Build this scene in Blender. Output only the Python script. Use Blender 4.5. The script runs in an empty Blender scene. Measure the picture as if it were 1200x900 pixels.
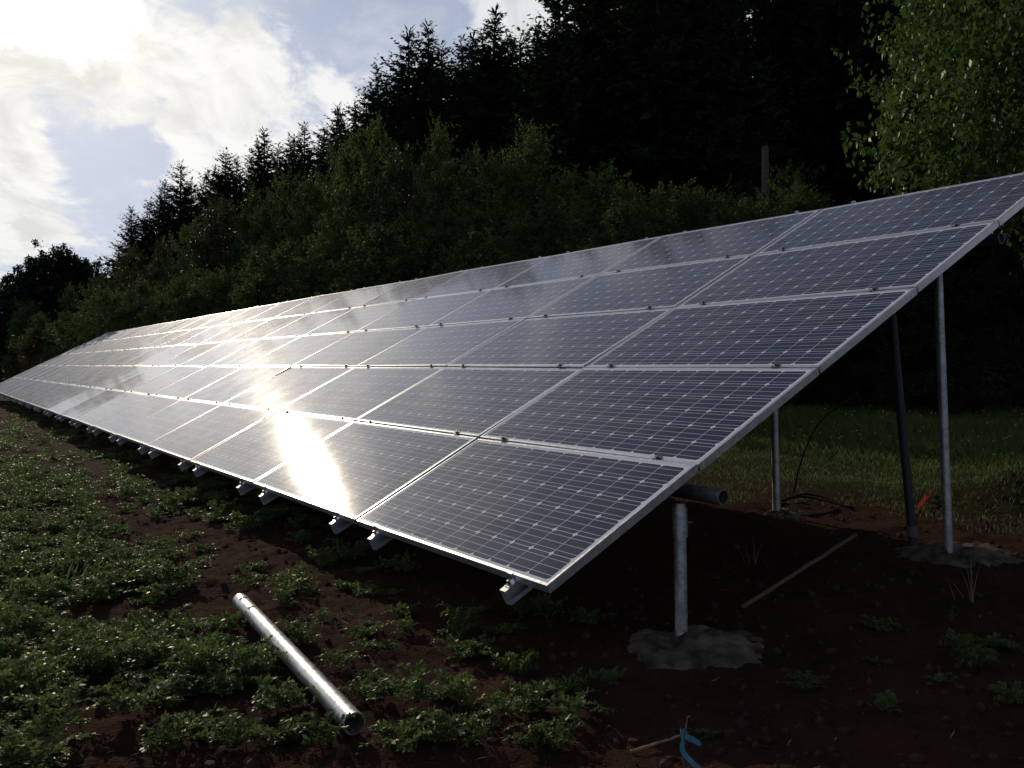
import bpy, bmesh, math, random
import numpy as np
from mathutils import Vector, Matrix, noise as mnoise
R = math.radians
rng = np.random.default_rng(7)
random.seed(7)
sc = bpy.context.scene
COL = sc.collection

# ------------------------------------------------------------------ basics
F_PX, PITCH = 1044.65, R(4.5)          # focal length (px of a 1200 wide frame), camera looks 4.5 deg up
CAM_H = 1.34
cp, sp = math.cos(PITCH), math.sin(PITCH)

def c2w(x, y, z):                      # camera axes (x right, y down, z forward) -> world axes
    return Vector((x, z * cp + y * sp, -y * cp + z * sp))

def softplus(t):
    return np.where(t > 30, t, np.log1p(np.exp(np.minimum(t, 30))))

def ground_base(x, y):                 # smooth terrain: a gentle slope up from the camera, a wooded hill behind the array
    x = np.asarray(x, float); y = np.asarray(y, float)
    ye = np.where(y < 45, y, 45 + 30 * np.tanh((y - 45) / 30.0))
    ye = np.where(ye < -10, -10 + 10 * np.tanh((ye + 10) / 10), ye)
    xe = 60 * np.tanh(x / 60)
    g = .1024 * ye + .0072 * xe
    q = .835 * x + .55 * y - 19.0
    hill = .30 * 3 * softplus(q / 3)
    g = g + 14 * np.tanh(hill / 14)
    # spoil heap behind the rear posts
    g = g + .30 * np.exp(-(((x - 5.0) / .75) ** 2 + ((y - 8.4) / .55) ** 2))
    return g

def gz(x, y):
    return float(ground_base(x, y))

def ray(px, py):
    return c2w((px - 600) / F_PX, (py - 450) / F_PX, 1.0)

def ground_at(px, py):
    d = ray(px, py); t = 0.5
    while t < 200:
        p = Vector((0, 0, CAM_H)) + d * t
        if p.z < gz(p.x, p.y): break
        t += .01
    return Vector((p.x, p.y, gz(p.x, p.y)))

def at_depth(px, depth):               # world x of a picture column at forward distance `depth`
    d = ray(px, 450); return d.x / d.y * depth

# ------------------------------------------------------------------ materials
def newmat(name):
    m = bpy.data.materials.new(name); m.use_nodes = True
    nt = m.node_tree
    return m, nt, nt.nodes['Principled BSDF'], nt.nodes['Material Output']

class NT:
    def __init__(s, nt): s.nt = nt
    def n(s, typ, **kw):
        nd = s.nt.nodes.new(typ)
        for k, v in kw.items(): setattr(nd, k, v)
        return nd
    def set(s, sock, v):
        if hasattr(v, 'is_output') or isinstance(v, bpy.types.NodeSocket): s.nt.links.new(v, sock)
        else: sock.default_value = v
    def m(s, op, a, b=None, c=None, clamp=False):
        nd = s.n('ShaderNodeMath', operation=op); nd.use_clamp = clamp
        for i, v in enumerate((a, b, c)):
            if v is not None: s.set(nd.inputs[i], v)
        return nd.outputs[0]
    def v(s, op, a, b=None):
        nd = s.n('ShaderNodeVectorMath', operation=op)
        s.set(nd.inputs[0], a)
        if b is not None: s.set(nd.inputs[1], b)
        return nd.outputs['Value'] if op in ('DOT_PRODUCT', 'LENGTH', 'DISTANCE') else nd.outputs[0]
    def mix(s, f, a, b):
        nd = s.n('ShaderNodeMix', data_type='RGBA')
        s.set(nd.inputs[0], f); s.set(nd.inputs[6], a); s.set(nd.inputs[7], b)
        return nd.outputs[2]
    def noise(s, vec, scale, detail=4, rough=.5, dist=0, dim='3D'):
        nd = s.n('ShaderNodeTexNoise', noise_dimensions=dim)
        if vec is not None: s.set(nd.inputs['Vector'], vec)
        nd.inputs['Scale'].default_value = scale; nd.inputs['Detail'].default_value = detail
        nd.inputs['Roughness'].default_value = rough; nd.inputs['Distortion'].default_value = dist
        return nd.outputs[0]
    def mapr(s, v, a, b, c=0., d=1., smooth=True):
        nd = s.n('ShaderNodeMapRange', interpolation_type='SMOOTHSTEP' if smooth else 'LINEAR')
        s.set(nd.inputs[0], v)
        for i, k in enumerate((a, b, c, d)): nd.inputs[1 + i].default_value = k
        return nd.outputs[0]
    def bump(s, h, strength, dist, normal=None):
        nd = s.n('ShaderNodeBump'); nd.inputs['Strength'].default_value = strength
        nd.inputs['Distance'].default_value = dist; s.set(nd.inputs['Height'], h)
        if normal is not None: s.set(nd.inputs['Normal'], normal)
        return nd.outputs[0]
    def obj(s): return s.n('ShaderNodeTexCoord').outputs['Object']

def metal(name, col, rough, var=.12, scale=30, metallic=.9):
    m, nt, b, o = newmat(name); g = NT(nt); c = g.obj()
    n1 = g.noise(c, scale, 6, .65)
    n2 = g.noise(c, scale * .2, 3)
    f = g.m('ADD', g.m('MULTIPLY', n1, .6), g.m('MULTIPLY', n2, .4))
    lo = tuple(max(0, k - var) for k in col) + (1,); hi = tuple(min(1, k + var) for k in col) + (1,)
    g.set(b.inputs['Base Color'], g.mix(g.mapr(f, .35, .65), lo, hi))
    g.set(b.inputs['Roughness'], g.mapr(n1, .3, .7, rough - .08, rough + .12))
    b.inputs['Metallic'].default_value = metallic
    g.set(b.inputs['Normal'], g.bump(n1, .15, .002))
    return m

def plain(name, col, rough=.6, var=.3, scale=40, metallic=0, bump=.2, spec=.3):
    m, nt, b, o = newmat(name); g = NT(nt); c = g.obj()
    n1 = g.noise(c, scale, 5, .6)
    g.set(b.inputs['Base Color'], g.mix(g.mapr(n1, .3, .7), tuple(k * (1 - var) for k in col) + (1,), tuple(min(1, k * (1 + var)) for k in col) + (1,)))
    b.inputs['Roughness'].default_value = rough; b.inputs['Metallic'].default_value = metallic; b.inputs['Specular IOR Level'].default_value = spec
    g.set(b.inputs['Normal'], g.bump(n1, bump, .004))
    return m

def leafmat(name, c1, c2, trans=.5, gloss=.35, rough=.4):
    m, nt, b, o = newmat(name); g = NT(nt)
    geo = g.n('ShaderNodeNewGeometry'); oi = g.n('ShaderNodeObjectInfo')
    pos = geo.outputs['Position']
    clump = g.noise(pos, .7, 2)
    f = g.m('ADD', g.m('MULTIPLY', geo.outputs['Random Per Island'], .55), g.mapr(clump, .3, .7, 0, .3))
    f = g.m('ADD', f, g.m('MULTIPLY', g.m('SUBTRACT', oi.outputs['Random'], .4), .55), clamp=True)
    col = g.mix(f, c1 + (1,), c2 + (1,))
    nt.nodes.remove(b)
    pb = g.n('ShaderNodeBsdfPrincipled')
    g.set(pb.inputs['Base Color'], col); pb.inputs['Roughness'].default_value = rough
    pb.inputs['Specular IOR Level'].default_value = gloss
    tr = g.n('ShaderNodeBsdfTranslucent')
    tc = g.mix(.5, col, tuple(k * 1.6 for k in c2) + (1,))
    g.set(tr.inputs['Color'], tc)
    ms = g.n('ShaderNodeMixShader'); ms.inputs[0].default_value = trans
    nt.links.new(pb.outputs[0], ms.inputs[1]); nt.links.new(tr.outputs[0], ms.inputs[2])
    nt.links.new(ms.outputs[0], o.inputs['Surface'])
    return m

def panel_material():
    m, nt, b, o = newmat('solar_cells'); g = NT(nt)
    c = g.obj(); oi = g.n('ShaderNodeObjectInfo')
    sep = g.n('ShaderNodeSeparateXYZ'); nt.links.new(c, sep.inputs[0])
    PX, PY = CELLX, CELLY
    ax = g.m('DIVIDE', g.m('ADD', sep.outputs[0], PX * 6), PX)
    ay = g.m('DIVIDE', g.m('ADD', sep.outputs[1], PY * 3), PY)
    # distance to the nearest cell border in metres
    dx = g.m('MULTIPLY', g.m('ABSOLUTE', g.m('SUBTRACT', ax, g.m('ROUND', ax))), PX)
    dy = g.m('MULTIPLY', g.m('ABSOLUTE', g.m('SUBTRACT', ay, g.m('ROUND', ay))), PY)
    gapx = g.m('LESS_THAN', dx, .0017); gapy = g.m('LESS_THAN', dy, .0017)
    dia = g.m('LESS_THAN', g.m('ADD', dx, dy), .0175)
    inx = g.m('MULTIPLY', g.m('GREATER_THAN', ax, -.0), g.m('LESS_THAN', ax, 12.0))
    iny = g.m('MULTIPLY', g.m('GREATER_THAN', ay, -.0), g.m('LESS_THAN', ay, 6.0))
    outside = g.m('SUBTRACT', 1, g.m('MULTIPLY', inx, iny))
    fy = g.m('FRACT', ay)
    def bus(p): return g.m('LESS_THAN', g.m('ABSOLUTE', g.m('SUBTRACT', fy, p)), .0014 / PY)
    busm = g.m('MAXIMUM', g.m('MAXIMUM', bus(.19), bus(.5)), bus(.81))
    white = g.m('MAXIMUM', g.m('MAXIMUM', gapx, gapy), g.m('MAXIMUM', dia, outside))
    # cell colour: near-black blue, every cell a little different
    cid = g.n('ShaderNodeCombineXYZ'); g.set(cid.inputs[0], g.m('FLOOR', ax)); g.set(cid.inputs[1], g.m('FLOOR', ay)); g.set(cid.inputs[2], g.m('MULTIPLY', oi.outputs['Random'], 50))
    wn = g.n('ShaderNodeTexWhiteNoise'); nt.links.new(cid.outputs[0], wn.inputs['Vector'])
    cell = g.mix(wn.outputs[0], (.008, .014, .050, 1), (.012, .021, .072, 1))
    # dust and dried water specks on the glass
    off = g.n('ShaderNodeCombineXYZ'); g.set(off.inputs[0], g.m('MULTIPLY', oi.outputs['Random'], 37.))
    pc = g.v('ADD', c, off.outputs[0])
    vo = g.n('ShaderNodeTexVoronoi'); nt.links.new(pc, vo.inputs['Vector']); vo.inputs['Scale'].default_value = 75
    sz = g.n('ShaderNodeSeparateColor'); nt.links.new(vo.outputs['Color'], sz.inputs[0])
    speck = g.m('LESS_THAN', vo.outputs['Distance'], g.m('MULTIPLY', g.mapr(sz.outputs[0], .35, 1, 0, 1, False), .2))
    dust = g.noise(pc, 3.0, 6, .7)
    col = g.mix(busm, cell, (.75, .76, .78, 1))
    col = g.mix(white, col, (.82, .84, .88, 1))
    col = g.mix(g.m('MULTIPLY', speck, .35), col, (.22, .21, .2, 1))
    col = g.mix(g.mapr(dust, .35, .8, .0, .035), col, (.3, .27, .23, 1))
    g.set(b.inputs['Base Color'], col)
    b.inputs['Roughness'].default_value = .5
    b.inputs['Specular IOR Level'].default_value = 0
    # slightly textured solar glass on top of the cells
    warp = g.noise(pc, 1.1, 1); fine = g.noise(pc, 260, 2, .6)
    nrm = g.bump(fine, .03, .001, g.bump(warp, .25, .008))
    gl = g.n('ShaderNodeBsdfGlossy', distribution='GGX')
    gl.inputs['Color'].default_value = (.95, .96, 1, 1)
    g.set(gl.inputs['Roughness'], g.m('ADD', g.mapr(dust, .3, .7, .062, .080), g.m('MULTIPLY', speck, .05)))
    g.set(gl.inputs['Normal'], nrm)
    fr = g.n('ShaderNodeFresnel'); fr.inputs['IOR'].default_value = 1.46; g.set(fr.inputs['Normal'], nrm)
    g2 = g.n('ShaderNodeBsdfGlossy', distribution='GGX'); g2.inputs['Color'].default_value = (.80, .86, 1, 1)
    g2.inputs['Roughness'].default_value = .62; g.set(g2.inputs['Normal'], nrm)
    mg = g.n('ShaderNodeMixShader'); g.set(mg.inputs[0], g.mapr(dust, .3, .7, .28, .45))
    nt.links.new(gl.outputs[0], mg.inputs[1]); nt.links.new(g2.outputs[0], mg.inputs[2])
    ms = g.n('ShaderNodeMixShader'); nt.links.new(fr.outputs[0], ms.inputs[0])
    nt.links.new(b.outputs[0], ms.inputs[1]); nt.links.new(mg.outputs[0], ms.inputs[2])
    nt.links.new(ms.outputs[0], o.inputs['Surface'])
    return m

def soil_material():
    m, nt, b, o = newmat('red_soil'); g = NT(nt)
    c = g.obj()
    sep = g.n('ShaderNodeSeparateXYZ'); nt.links.new(c, sep.inputs[0])
    n1 = g.noise(c, 1.3, 6, .6); n2 = g.noise(c, 14, 6, .7); n3 = g.noise(c, 70, 4, .6)
    col = g.mix(g.mapr(n1, .3, .7), (.031, .0150, .0112, 1), (.058, .0262, .0185, 1))
    col = g.mix(g.mapr(n2, .45, .75, 0, .7), col, (.066, .030, .022, 1))
    vo = g.n('ShaderNodeTexVoronoi'); nt.links.new(c, vo.inputs['Vector']); vo.inputs['Scale'].default_value = 38
    sz = g.n('ShaderNodeSeparateColor'); nt.links.new(vo.outputs['Color'], sz.inputs[0])
    peb = g.m('LESS_THAN', vo.outputs['Distance'], g.mapr(sz.outputs[1], .8, 1, 0, .35, False))
    col = g.mix(g.m('MULTIPLY', peb, .6), col, (.075, .05, .042, 1))
    # grassy field behind the array and the forest floor
    q = g.m('ADD', g.m('MULTIPLY', sep.outputs[0], .835), g.m('MULTIPLY', sep.outputs[1], .55))
    qn = g.m('ADD', q, g.m('MULTIPLY', g.m('SUBTRACT', n1, .5), 5))
    col = g.mix(g.mapr(qn, 6.6, 8.8), col, (.026, .032, .013, 1))
    col = g.mix(g.mapr(qn, 17, 20), col, (.014, .013, .008, 1))
    far = g.mapr(sep.outputs[1], 30, 60)
    col = g.mix(far, col, (.025, .035, .014, 1))
    g.set(b.inputs['Base Color'], col)
    b.inputs['Roughness'].default_value = 1.0; b.inputs['Specular IOR Level'].default_value = .04
    h = g.m('ADD', g.m('MULTIPLY', n2, .6), g.m('MULTIPLY', n3, .35))
    h = g.m('ADD', h, g.m('MULTIPLY', peb, .12))
    g.set(b.inputs['Normal'], g.bump(h, .9, .05))
    return m

# ------------------------------------------------------------------ objects
def link(o, parent=None):
    COL.objects.link(o)
    if parent is not None: o.parent = parent
    return o

def mesh_obj(name, verts, faces, mat, parent=None, smooth=False):
    me = bpy.data.meshes.new(name)
    me.from_pydata([tuple(v) for v in verts], [], [tuple(f) for f in faces])
    me.materials.append(mat)
    if smooth: me.polygons.foreach_set('use_smooth', [True] * len(me.polygons))
    me.update()
    return link(bpy.data.objects.new(name, me), parent)

def quads_obj(name, V, mat, parent=None):        # V: (n, 4, 3)
    n = len(V); me = bpy.data.meshes.new(name)
    me.vertices.add(n * 4); me.vertices.foreach_set('co', np.ascontiguousarray(V, dtype=np.float32).ravel())
    me.loops.add(n * 4); me.loops.foreach_set('vertex_index', np.arange(n * 4, dtype=np.int32))
    me.polygons.add(n); me.polygons.foreach_set('loop_start', np.arange(n, dtype=np.int32) * 4)
    me.materials.append(mat); me.update(calc_edges=True)
    return link(bpy.data.objects.new(name, me), parent)

def tag(o, label=None, cat=None, group=None, kind=None):
    if label: o['label'] = label
    if cat: o['category'] = cat
    if group: o['group'] = group
    if kind: o['kind'] = kind
    return o

def empty(name, loc=(0, 0, 0)):
    o = bpy.data.objects.new(name, None); o.location = loc; o.empty_display_size = .2
    return link(o)

def copy_tree(o, parent=None):
    c = o.copy(); COL.objects.link(c)
    if parent is not None: c.parent = parent
    for ch in list(o.children): copy_tree(ch, c)
    return c

class MB:
    def __init__(s): s.v = []; s.f = []
    def box(s, x0, x1, y0, y1, z0, z1):
        i = len(s.v)
        s.v += [(x0, y0, z0), (x1, y0, z0), (x1, y1, z0), (x0, y1, z0), (x0, y0, z1), (x1, y0, z1), (x1, y1, z1), (x0, y1, z1)]
        s.f += [(i, i+3, i+2, i+1), (i+4, i+5, i+6, i+7), (i, i+1, i+5, i+4), (i+1, i+2, i+6, i+5), (i+2, i+3, i+7, i+6), (i+3, i, i+4, i+7)]
    def tube(s, pts, radii, n=12, cap=True):
        pts = [Vector(p) for p in pts]
        if not hasattr(radii, '__len__'): radii = [radii] * len(pts)
        base = len(s.v); ref = None
        for k, p in enumerate(pts):
            d = (pts[min(k + 1, len(pts) - 1)] - pts[max(k - 1, 0)]).normalized()
            if ref is None: ref = Vector((0, 0, 1)) if abs(d.z) < .9 else Vector((1, 0, 0))
            a = d.cross(ref).normalized(); b2 = d.cross(a).normalized(); ref = b2.cross(d) if False else ref
            for j in range(n):
                t = 2 * math.pi * j / n
                s.v.append(tuple(p + (a * math.cos(t) + b2 * math.sin(t)) * radii[k]))
        for k in range(len(pts) - 1):
            for j in range(n):
                a0 = base + k * n + j; a1 = base + k * n + (j + 1) % n
                s.f.append((a0, a1, a1 + n, a0 + n))
        if cap:
            s.f.append(tuple(base + j for j in range(n))[::-1]); s.f.append(tuple(base + (len(pts) - 1) * n + j for j in range(n)))
    def pipe(s, p0, p1, r, wall, n=24):          # hollow pipe, open at both ends
        p0, p1 = Vector(p0), Vector(p1); d = (p1 - p0).normalized()
        ref = Vector((0, 0, 1)) if abs(d.z) < .9 else Vector((1, 0, 0))
        a = d.cross(ref).normalized(); b2 = d.cross(a).normalized(); i = len(s.v)
        for rr in (r, r - wall):
            for p in (p0, p1):
                for j in range(n):
                    t = 2 * math.pi * j / n; s.v.append(tuple(p + (a * math.cos(t) + b2 * math.sin(t)) * rr))
        for j in range(n):
            k = (j + 1) % n
            s.f.append((i+j, i+k, i+n+k, i+n+j)); s.f.append((i+2*n+j, i+3*n+j, i+3*n+k, i+2*n+k))
            s.f.append((i+j, i+2*n+j, i+2*n+k, i+k)); s.f.append((i+n+j, i+n+k, i+3*n+k, i+3*n+j))
    def build(s, name, mat, parent=None, smooth=False):
        return mesh_obj(name, s.v, s.f, mat, parent, smooth)

def auto_smooth(o, ang=40):
    me = o.data; me.polygons.foreach_set('use_smooth', [True] * len(me.polygons))
    bm = bmesh.new(); bm.from_mesh(me)
    for e in bm.edges:
        if len(e.link_faces) == 2 and e.calc_face_angle(0) > R(ang): e.smooth = False
    bm.to_mesh(me); bm.free()
    return o

# ------------------------------------------------------------------ array frame of reference
w = np.array([-1.0964, -1.2199, -2.0659]); th = np.linalg.norm(w); k = w / th
K = np.array([[0, -k[2], k[1]], [k[2], 0, -k[0]], [-k[1], k[0], 0]])
RM = np.eye(3) + math.sin(th) * K + (1 - math.cos(th)) * K @ K
U, V, N = RM[:, 0], RM[:, 1], RM[:, 2]
uw, vw, nw = c2w(*U), c2w(*V), c2w(*N)
OW = c2w(.1497, .8704, 3.7973) + Vector((0, 0, CAM_H))
AX, AY, AZ = -uw, vw, -nw                          # local x: towards the near end, y: up the slope, z: out of the glass
ARR = Matrix((( AX.x, AY.x, AZ.x, OW.x), (AX.y, AY.y, AZ.y, OW.y), (AX.z, AY.z, AZ.z, OW.z), (0, 0, 0, 1)))
PW, PH, NC, NR = 2.0355, 1.01, 19, 5
GX, GY = .013, .013
PL, PS, FD = PW - GX, PH - GY, .042                # panel long side, short side, frame depth
LIP = .017
CELLX, CELLY = (PL - 2 * LIP - .040) / 12, (PS - 2 * LIP - .034) / 6

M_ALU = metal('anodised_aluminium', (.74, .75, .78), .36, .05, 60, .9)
M_GALV = metal('galvanised_steel', (.40, .42, .44), .48, .16, 45, .8)
M_RAIL = metal('rail_aluminium', (.50, .52, .55), .5, .05, 30, .85)
M_BRIGHT = metal('bright_pipe_steel', (.66, .65, .62), .36, .14, 38, .9)
M_BOLT = metal('bolt_steel', (.16, .16, .17), .4, .05, 60, .8)
M_GALV_SHADE = metal('shaded_galvanised_steel', (.17, .18, .19), .55, .07, 35, .7)  # galvanised steel with the shade under the array put into its colour
M_DARK = plain('pipe_inside', (.03, .03, .03), .7)
M_PANEL = panel_material()
M_SOIL = soil_material()
M_CONC = plain('rough_concrete', (.098, .078, .062), .95, .6, 7, 0, 1.0, .05)
M_PVC = plain('grey_conduit', (.028, .034, .045), .5, .15, 20)
M_PVC2 = plain('grey_coupling', (.10, .105, .11), .5, .15, 20)
M_CABLE = plain('black_cable', (.006, .006, .007), .9, .1, spec=.05)
M_WOOD = plain('weathered_wood', (.11, .085, .06), .85, .35, 60)
M_RIBBON = plain('blue_ribbon', (.05, .20, .31), .45, .25, 40)
M_ORANGE = plain('orange_ribbon', (.85, .10, .04), .5, .15, 15)
M_WHITE = plain('white_plastic', (.75, .75, .75), .5, .08, 15)
M_BARK = plain('tree_bark', (.035, .027, .021), .95, .4, 18, 0, .8)
M_PALEBARK = plain('pale_bark', (.07, .065, .055), .9, .35, 16, 0, .6)
M_NEEDLE = leafmat('conifer_needles', (.010, .019, .010), (.026, .042, .019), .14, .1, .65)
M_LEAF = leafmat('alder_leaves', (.022, .042, .014), (.085, .130, .042), .35, .05, .6)
M_OLIVE = leafmat('olive_leaves', (.024, .032, .010), (.060, .070, .022), .35, .3, .45)
M_ORLEAF = leafmat('rusty_leaves', (.05, .032, .012), (.11, .065, .022), .35, .25, .5)
M_MAPLE = leafmat('glossy_leaves', (.020, .048, .011), (.070, .125, .027), .38, .18, .42)
M_WEED = leafmat('weed_leaves', (.042, .076, .022), (.108, .160, .050), .42, .24, .45)
M_GRASS = leafmat('grass_blades', (.056, .108, .032), (.130, .172, .060), .42, .10, .55)
M_YELLOW = plain('yellow_petals', (.65, .50, .04), .6, .1)
M_STRAW = plain('dry_straw', (.22, .17, .10), .8, .3, 40)

# ------------------------------------------------------------------ ground
def axis(lo, hi, d0, d1, step, grow=1.18):
    a = list(np.arange(d0, d1, step)); s = step
    while a[-1] < hi: s = min(s * grow, 14); a.append(a[-1] + s)
    s = step
    while a[0] > lo: s = min(s * grow, 14); a.insert(0, a[0] - s)
    return np.array(a)
xs = axis(-420, 420, -3.6, 4.6, .035); ys = axis(-120, 520, 1.8, 8.6, .035)
Xg, Yg = np.meshgrid(xs, ys)
Zg = ground_base(Xg, Yg)
nz = np.zeros_like(Zg)
for j in range(Xg.shape[0]):
    for i in range(Xg.shape[1]):
        x, y = Xg[j, i], Yg[j, i]
        if -40 < x < 60 and -5 < y < 80:
            a = .05 * mnoise.noise((x * .9, y * .9, 3.1))
            if -6 < x < 9 and 0 < y < 14:
                a += .026 * mnoise.noise((x * 3.5, y * 3.5, 1.7)) + .026 * abs(mnoise.noise((x * 9, y * 9, 5.5)))
                a += .012 * mnoise.noise((x * 23, y * 23, 9.5))
            nz[j, i] = a
Zg = Zg + nz
ny, nx = Xg.shape
idx = np.arange(ny * nx).reshape(ny, nx)
me = bpy.data.meshes.new('ground')
me.vertices.add(ny * nx); me.vertices.foreach_set('co', np.stack([Xg, Yg, Zg], -1).astype(np.float32).ravel())
qd = np.stack([idx[:-1, :-1], idx[:-1, 1:], idx[1:, 1:], idx[1:, :-1]], -1).reshape(-1, 4)
me.loops.add(qd.size); me.loops.foreach_set('vertex_index', qd.ravel().astype(np.int32))
me.polygons.add(len(qd)); me.polygons.foreach_set('loop_start', np.arange(len(qd), dtype=np.int32) * 4)
me.polygons.foreach_set('use_smooth', np.ones(len(qd), dtype=bool))
me.materials.append(M_SOIL); me.update(calc_edges=True)
tag(link(bpy.data.objects.new('ground', me)), 'dark red bare soil sloping up to a grassy field and wooded hill', None, None, 'structure')

def gsurf(x, y):                                   # ground with its relief
    i = np.clip(np.searchsorted(xs, x) - 1, 0, nx - 2); j = np.clip(np.searchsorted(ys, y) - 1, 0, ny - 2)
    tx = (x - xs[i]) / (xs[i+1] - xs[i]); ty = (y - ys[j]) / (ys[j+1] - ys[j])
    return (Zg[j, i]*(1-tx)*(1-ty) + Zg[j, i+1]*tx*(1-ty) + Zg[j+1, i]*(1-tx)*ty + Zg[j+1, i+1]*tx*ty)

# ------------------------------------------------------------------ solar panels
def make_panel():
    root = empty('solar_panel')
    f = MB(); a, b = PL / 2, PS / 2
    # frame: outer walls with a lip over the glass edge; the glass sits 3 mm below the lip
    f.box(-a, a, -b, -b + LIP, -FD, 0); f.box(-a, a, b - LIP, b, -FD, 0)
    f.box(-a, -a + LIP, -b + LIP, b - LIP, -FD, 0); f.box(a - LIP, a, -b + LIP, b - LIP, -FD, 0)
    fr = f.build('frame', M_ALU, root)
    bv = fr.modifiers.new('bevel', 'BEVEL'); bv.width = .0012; bv.segments = 1
    g = MB(); g.box(-a + LIP, a - LIP, -b + LIP, b - LIP, -.010, -.003)
    g.build('cell_glass', M_PANEL, root)
    j = MB(); j.box(-.09, .09, b - .16, b - .05, -.034, -.0105); j.build('junction_box', M_CABLE, root)
    return root
ROWN = ['lowest', 'second lowest', 'middle', 'second highest', 'highest']
ORD = ['first', 'second', 'third', 'fourth', 'fifth', 'sixth', 'seventh', 'eighth', 'ninth', 'tenth', 'eleventh', 'twelfth',
       'thirteenth', 'fourteenth', 'fifteenth', 'sixteenth', 'seventeenth', 'eighteenth', 'nineteenth']
proto = make_panel()
first = True
pr = random.Random(11)
coltilt = [(pr.gauss(0, .22), pr.gauss(0, .16)) for _ in range(NC)]
for c in range(NC):
    for r in range(NR):
        o = proto if first else copy_tree(proto); first = False
        tx = R(coltilt[c][1] * .6 + pr.gauss(0, .12)); ty = R(coltilt[c][0] * .8 + pr.gauss(0, .18))
        o.matrix_world = ARR @ Matrix.Translation((-(c + .5) * PW, (r + .5) * PH, 0)) @ Matrix.Rotation(tx, 4, 'X') @ Matrix.Rotation(ty, 4, 'Y')
        if c in (1, 2, 3) and r in (1, 2): o.matrix_world = o.matrix_world @ Matrix.Rotation(R(-.8), 4, 'X')
        if c == 0: lab = f'dark blue solar panel nearest the open end, {ROWN[r]} of five rows'
        elif c == NC - 1: lab = f'pale reflecting solar panel at the far end, {ROWN[r]} of five rows'
        elif r == 0 and c in (1, 2): lab = 'solar panel with sun glare at its lower edge, ' + ('second' if c == 1 else 'third') + ' in the lowest row'
        else: lab = f'solar panel in the {ROWN[r]} row, {ORD[c]} column back from the open end'
        tag(o, lab, 'solar panel', 'solar panels in five rows of the array')

# ------------------------------------------------------------------ mounting rails with clamps
def make_rail():
    root = empty('mounting_rail')
    H, W, T = .076, .045, .004
    z1 = -FD - .001; y0, y1 = -.075, NR * PH - GY + .03
    m = MB()
    m.box(-W / 2, -W / 2 + T, y0, y1, z1 - H, z1); m.box(-W / 2 + T, W / 2, y0, y1, z1 - T, z1); m.box(-W / 2 + T, W / 2, y0, y1, z1 - H, z1 - H + T)
    m.box(W / 2 - T, W / 2, y0, y1, z1 - .02, z1 - T); m.box(W / 2 - T, W / 2, y0, y1, z1 - H + T, z1 - H + .02)
    m.build('channel', M_RAIL, root)
    for r in range(1, NR):
        b = MB(); y = r * PH
        b.box(-.022, .022, y - .021, y + .021, .0035, .0075); b.box(-.007, .007, y - .007, y + .007, -.05, .0035)
        b.tube([(0, y, .0075), (0, y, .018)], .011, 6)
        b.build('mid_clamp', M_BOLT, root)
    for y, s in ((-.001, -1), (NR * PH - GY + .0225, 1)):
        b = MB()
        ya, yb = sorted((y + s * .003, y + s * .045)); b.box(-.02, .02, ya, yb, -.043, -.039)
        ya, yb = sorted((y + s * .003, y + s * .007)); b.box(-.02, .02, ya, yb, -.039, .0035)
        ya, yb = sorted((y - s * .009, y + s * .007)); b.box(-.02, .02, ya, yb, .0035, .0065)
        cl = b.build('end_clamp', M_ALU, root)
        b = MB(); b.tube([(0, y + s * .027, -.039), (0, y + s * .027, -.018)], .008, 6); b.build('bolt', M_BOLT, cl)
    return root
rp = make_rail(); first = True
for c in range(NC):
    for s, u in enumerate((.295, PW - .30)):
        o = rp if first else copy_tree(rp); first = False
        o.matrix_world = ARR @ Matrix.Translation((-(c * PW + u), .010, 0))
        lab = f'channel rail, {"nearer" if s == 0 else "farther"} of two under the {ORD[c]} panel column from the open end'
        tag(o, lab, 'mounting rail', 'mounting rails under the panels')

# ------------------------------------------------------------------ beams and posts
def loc(x, y, z=0): return ARR @ Vector((x, y, z))
BR = .038
ZB = -FD - .077 - BR - .004
VF, VR = 1.0, 4.16
def beam(v, xend, label):
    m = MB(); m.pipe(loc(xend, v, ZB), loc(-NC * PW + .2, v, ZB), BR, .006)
    o = auto_smooth(m.build('support_pipe', M_GALV_SHADE)); tag(o, label, 'pipe', 'long pipes carrying the rails'); return o
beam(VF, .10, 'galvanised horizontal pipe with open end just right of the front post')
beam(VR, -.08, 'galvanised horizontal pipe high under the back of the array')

def post(u, v, px=None, py=None, label='', rad=.030, lean=(0, 0), group='galvanised posts holding the array'):
    if px is not None:                               # a post whose foot is seen: straight up from there to the pipe
        G = ground_at(px, py); u, v = 0., 1.
        for _ in range(20):
            p = loc(-u, v, ZB); ex, ey = G.x - p.x, G.y - p.y; det = -AX.x * AY.y + AY.x * AX.y
            u += (ex * AY.y - ey * AY.x) / det; v += (-AX.x * ey + AX.y * ex) / det
    top = loc(-u, v, ZB - (BR * .6 if px is None else -.035))
    bx, by = top.x + lean[0], top.y + lean[1]
    root = empty('support_post', (bx, by, gz(bx, by)))
    base = Vector((0, 0, -.12)); tp = top - root.location
    m = MB(); m.tube([base, tp], rad, 18); auto_smooth(m.build('pole', M_GALV, root))
    d = (tp - base).normalized()
    m = MB(); m.tube([tp - d * .16, tp - d * .02], rad + .006, 18); auto_smooth(m.build('collar', M_GALV, root))
    m = MB(); m.tube([tp - d * .09 + Vector((rad, 0, 0)), tp - d * .09 + Vector((rad + .03, -.01, 0))], .009, 6); m.build('bolt', M_BOLT, root)
    tag(root, label, 'post', group)
    return root
pA = post(-.02, VF, 801.5, 752, label='short steel post at the near corner standing in a wide concrete footing')
pB = post(.47, VR, 1113, 650, label='tall bright steel post at the right, beside the dark conduit')
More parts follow.
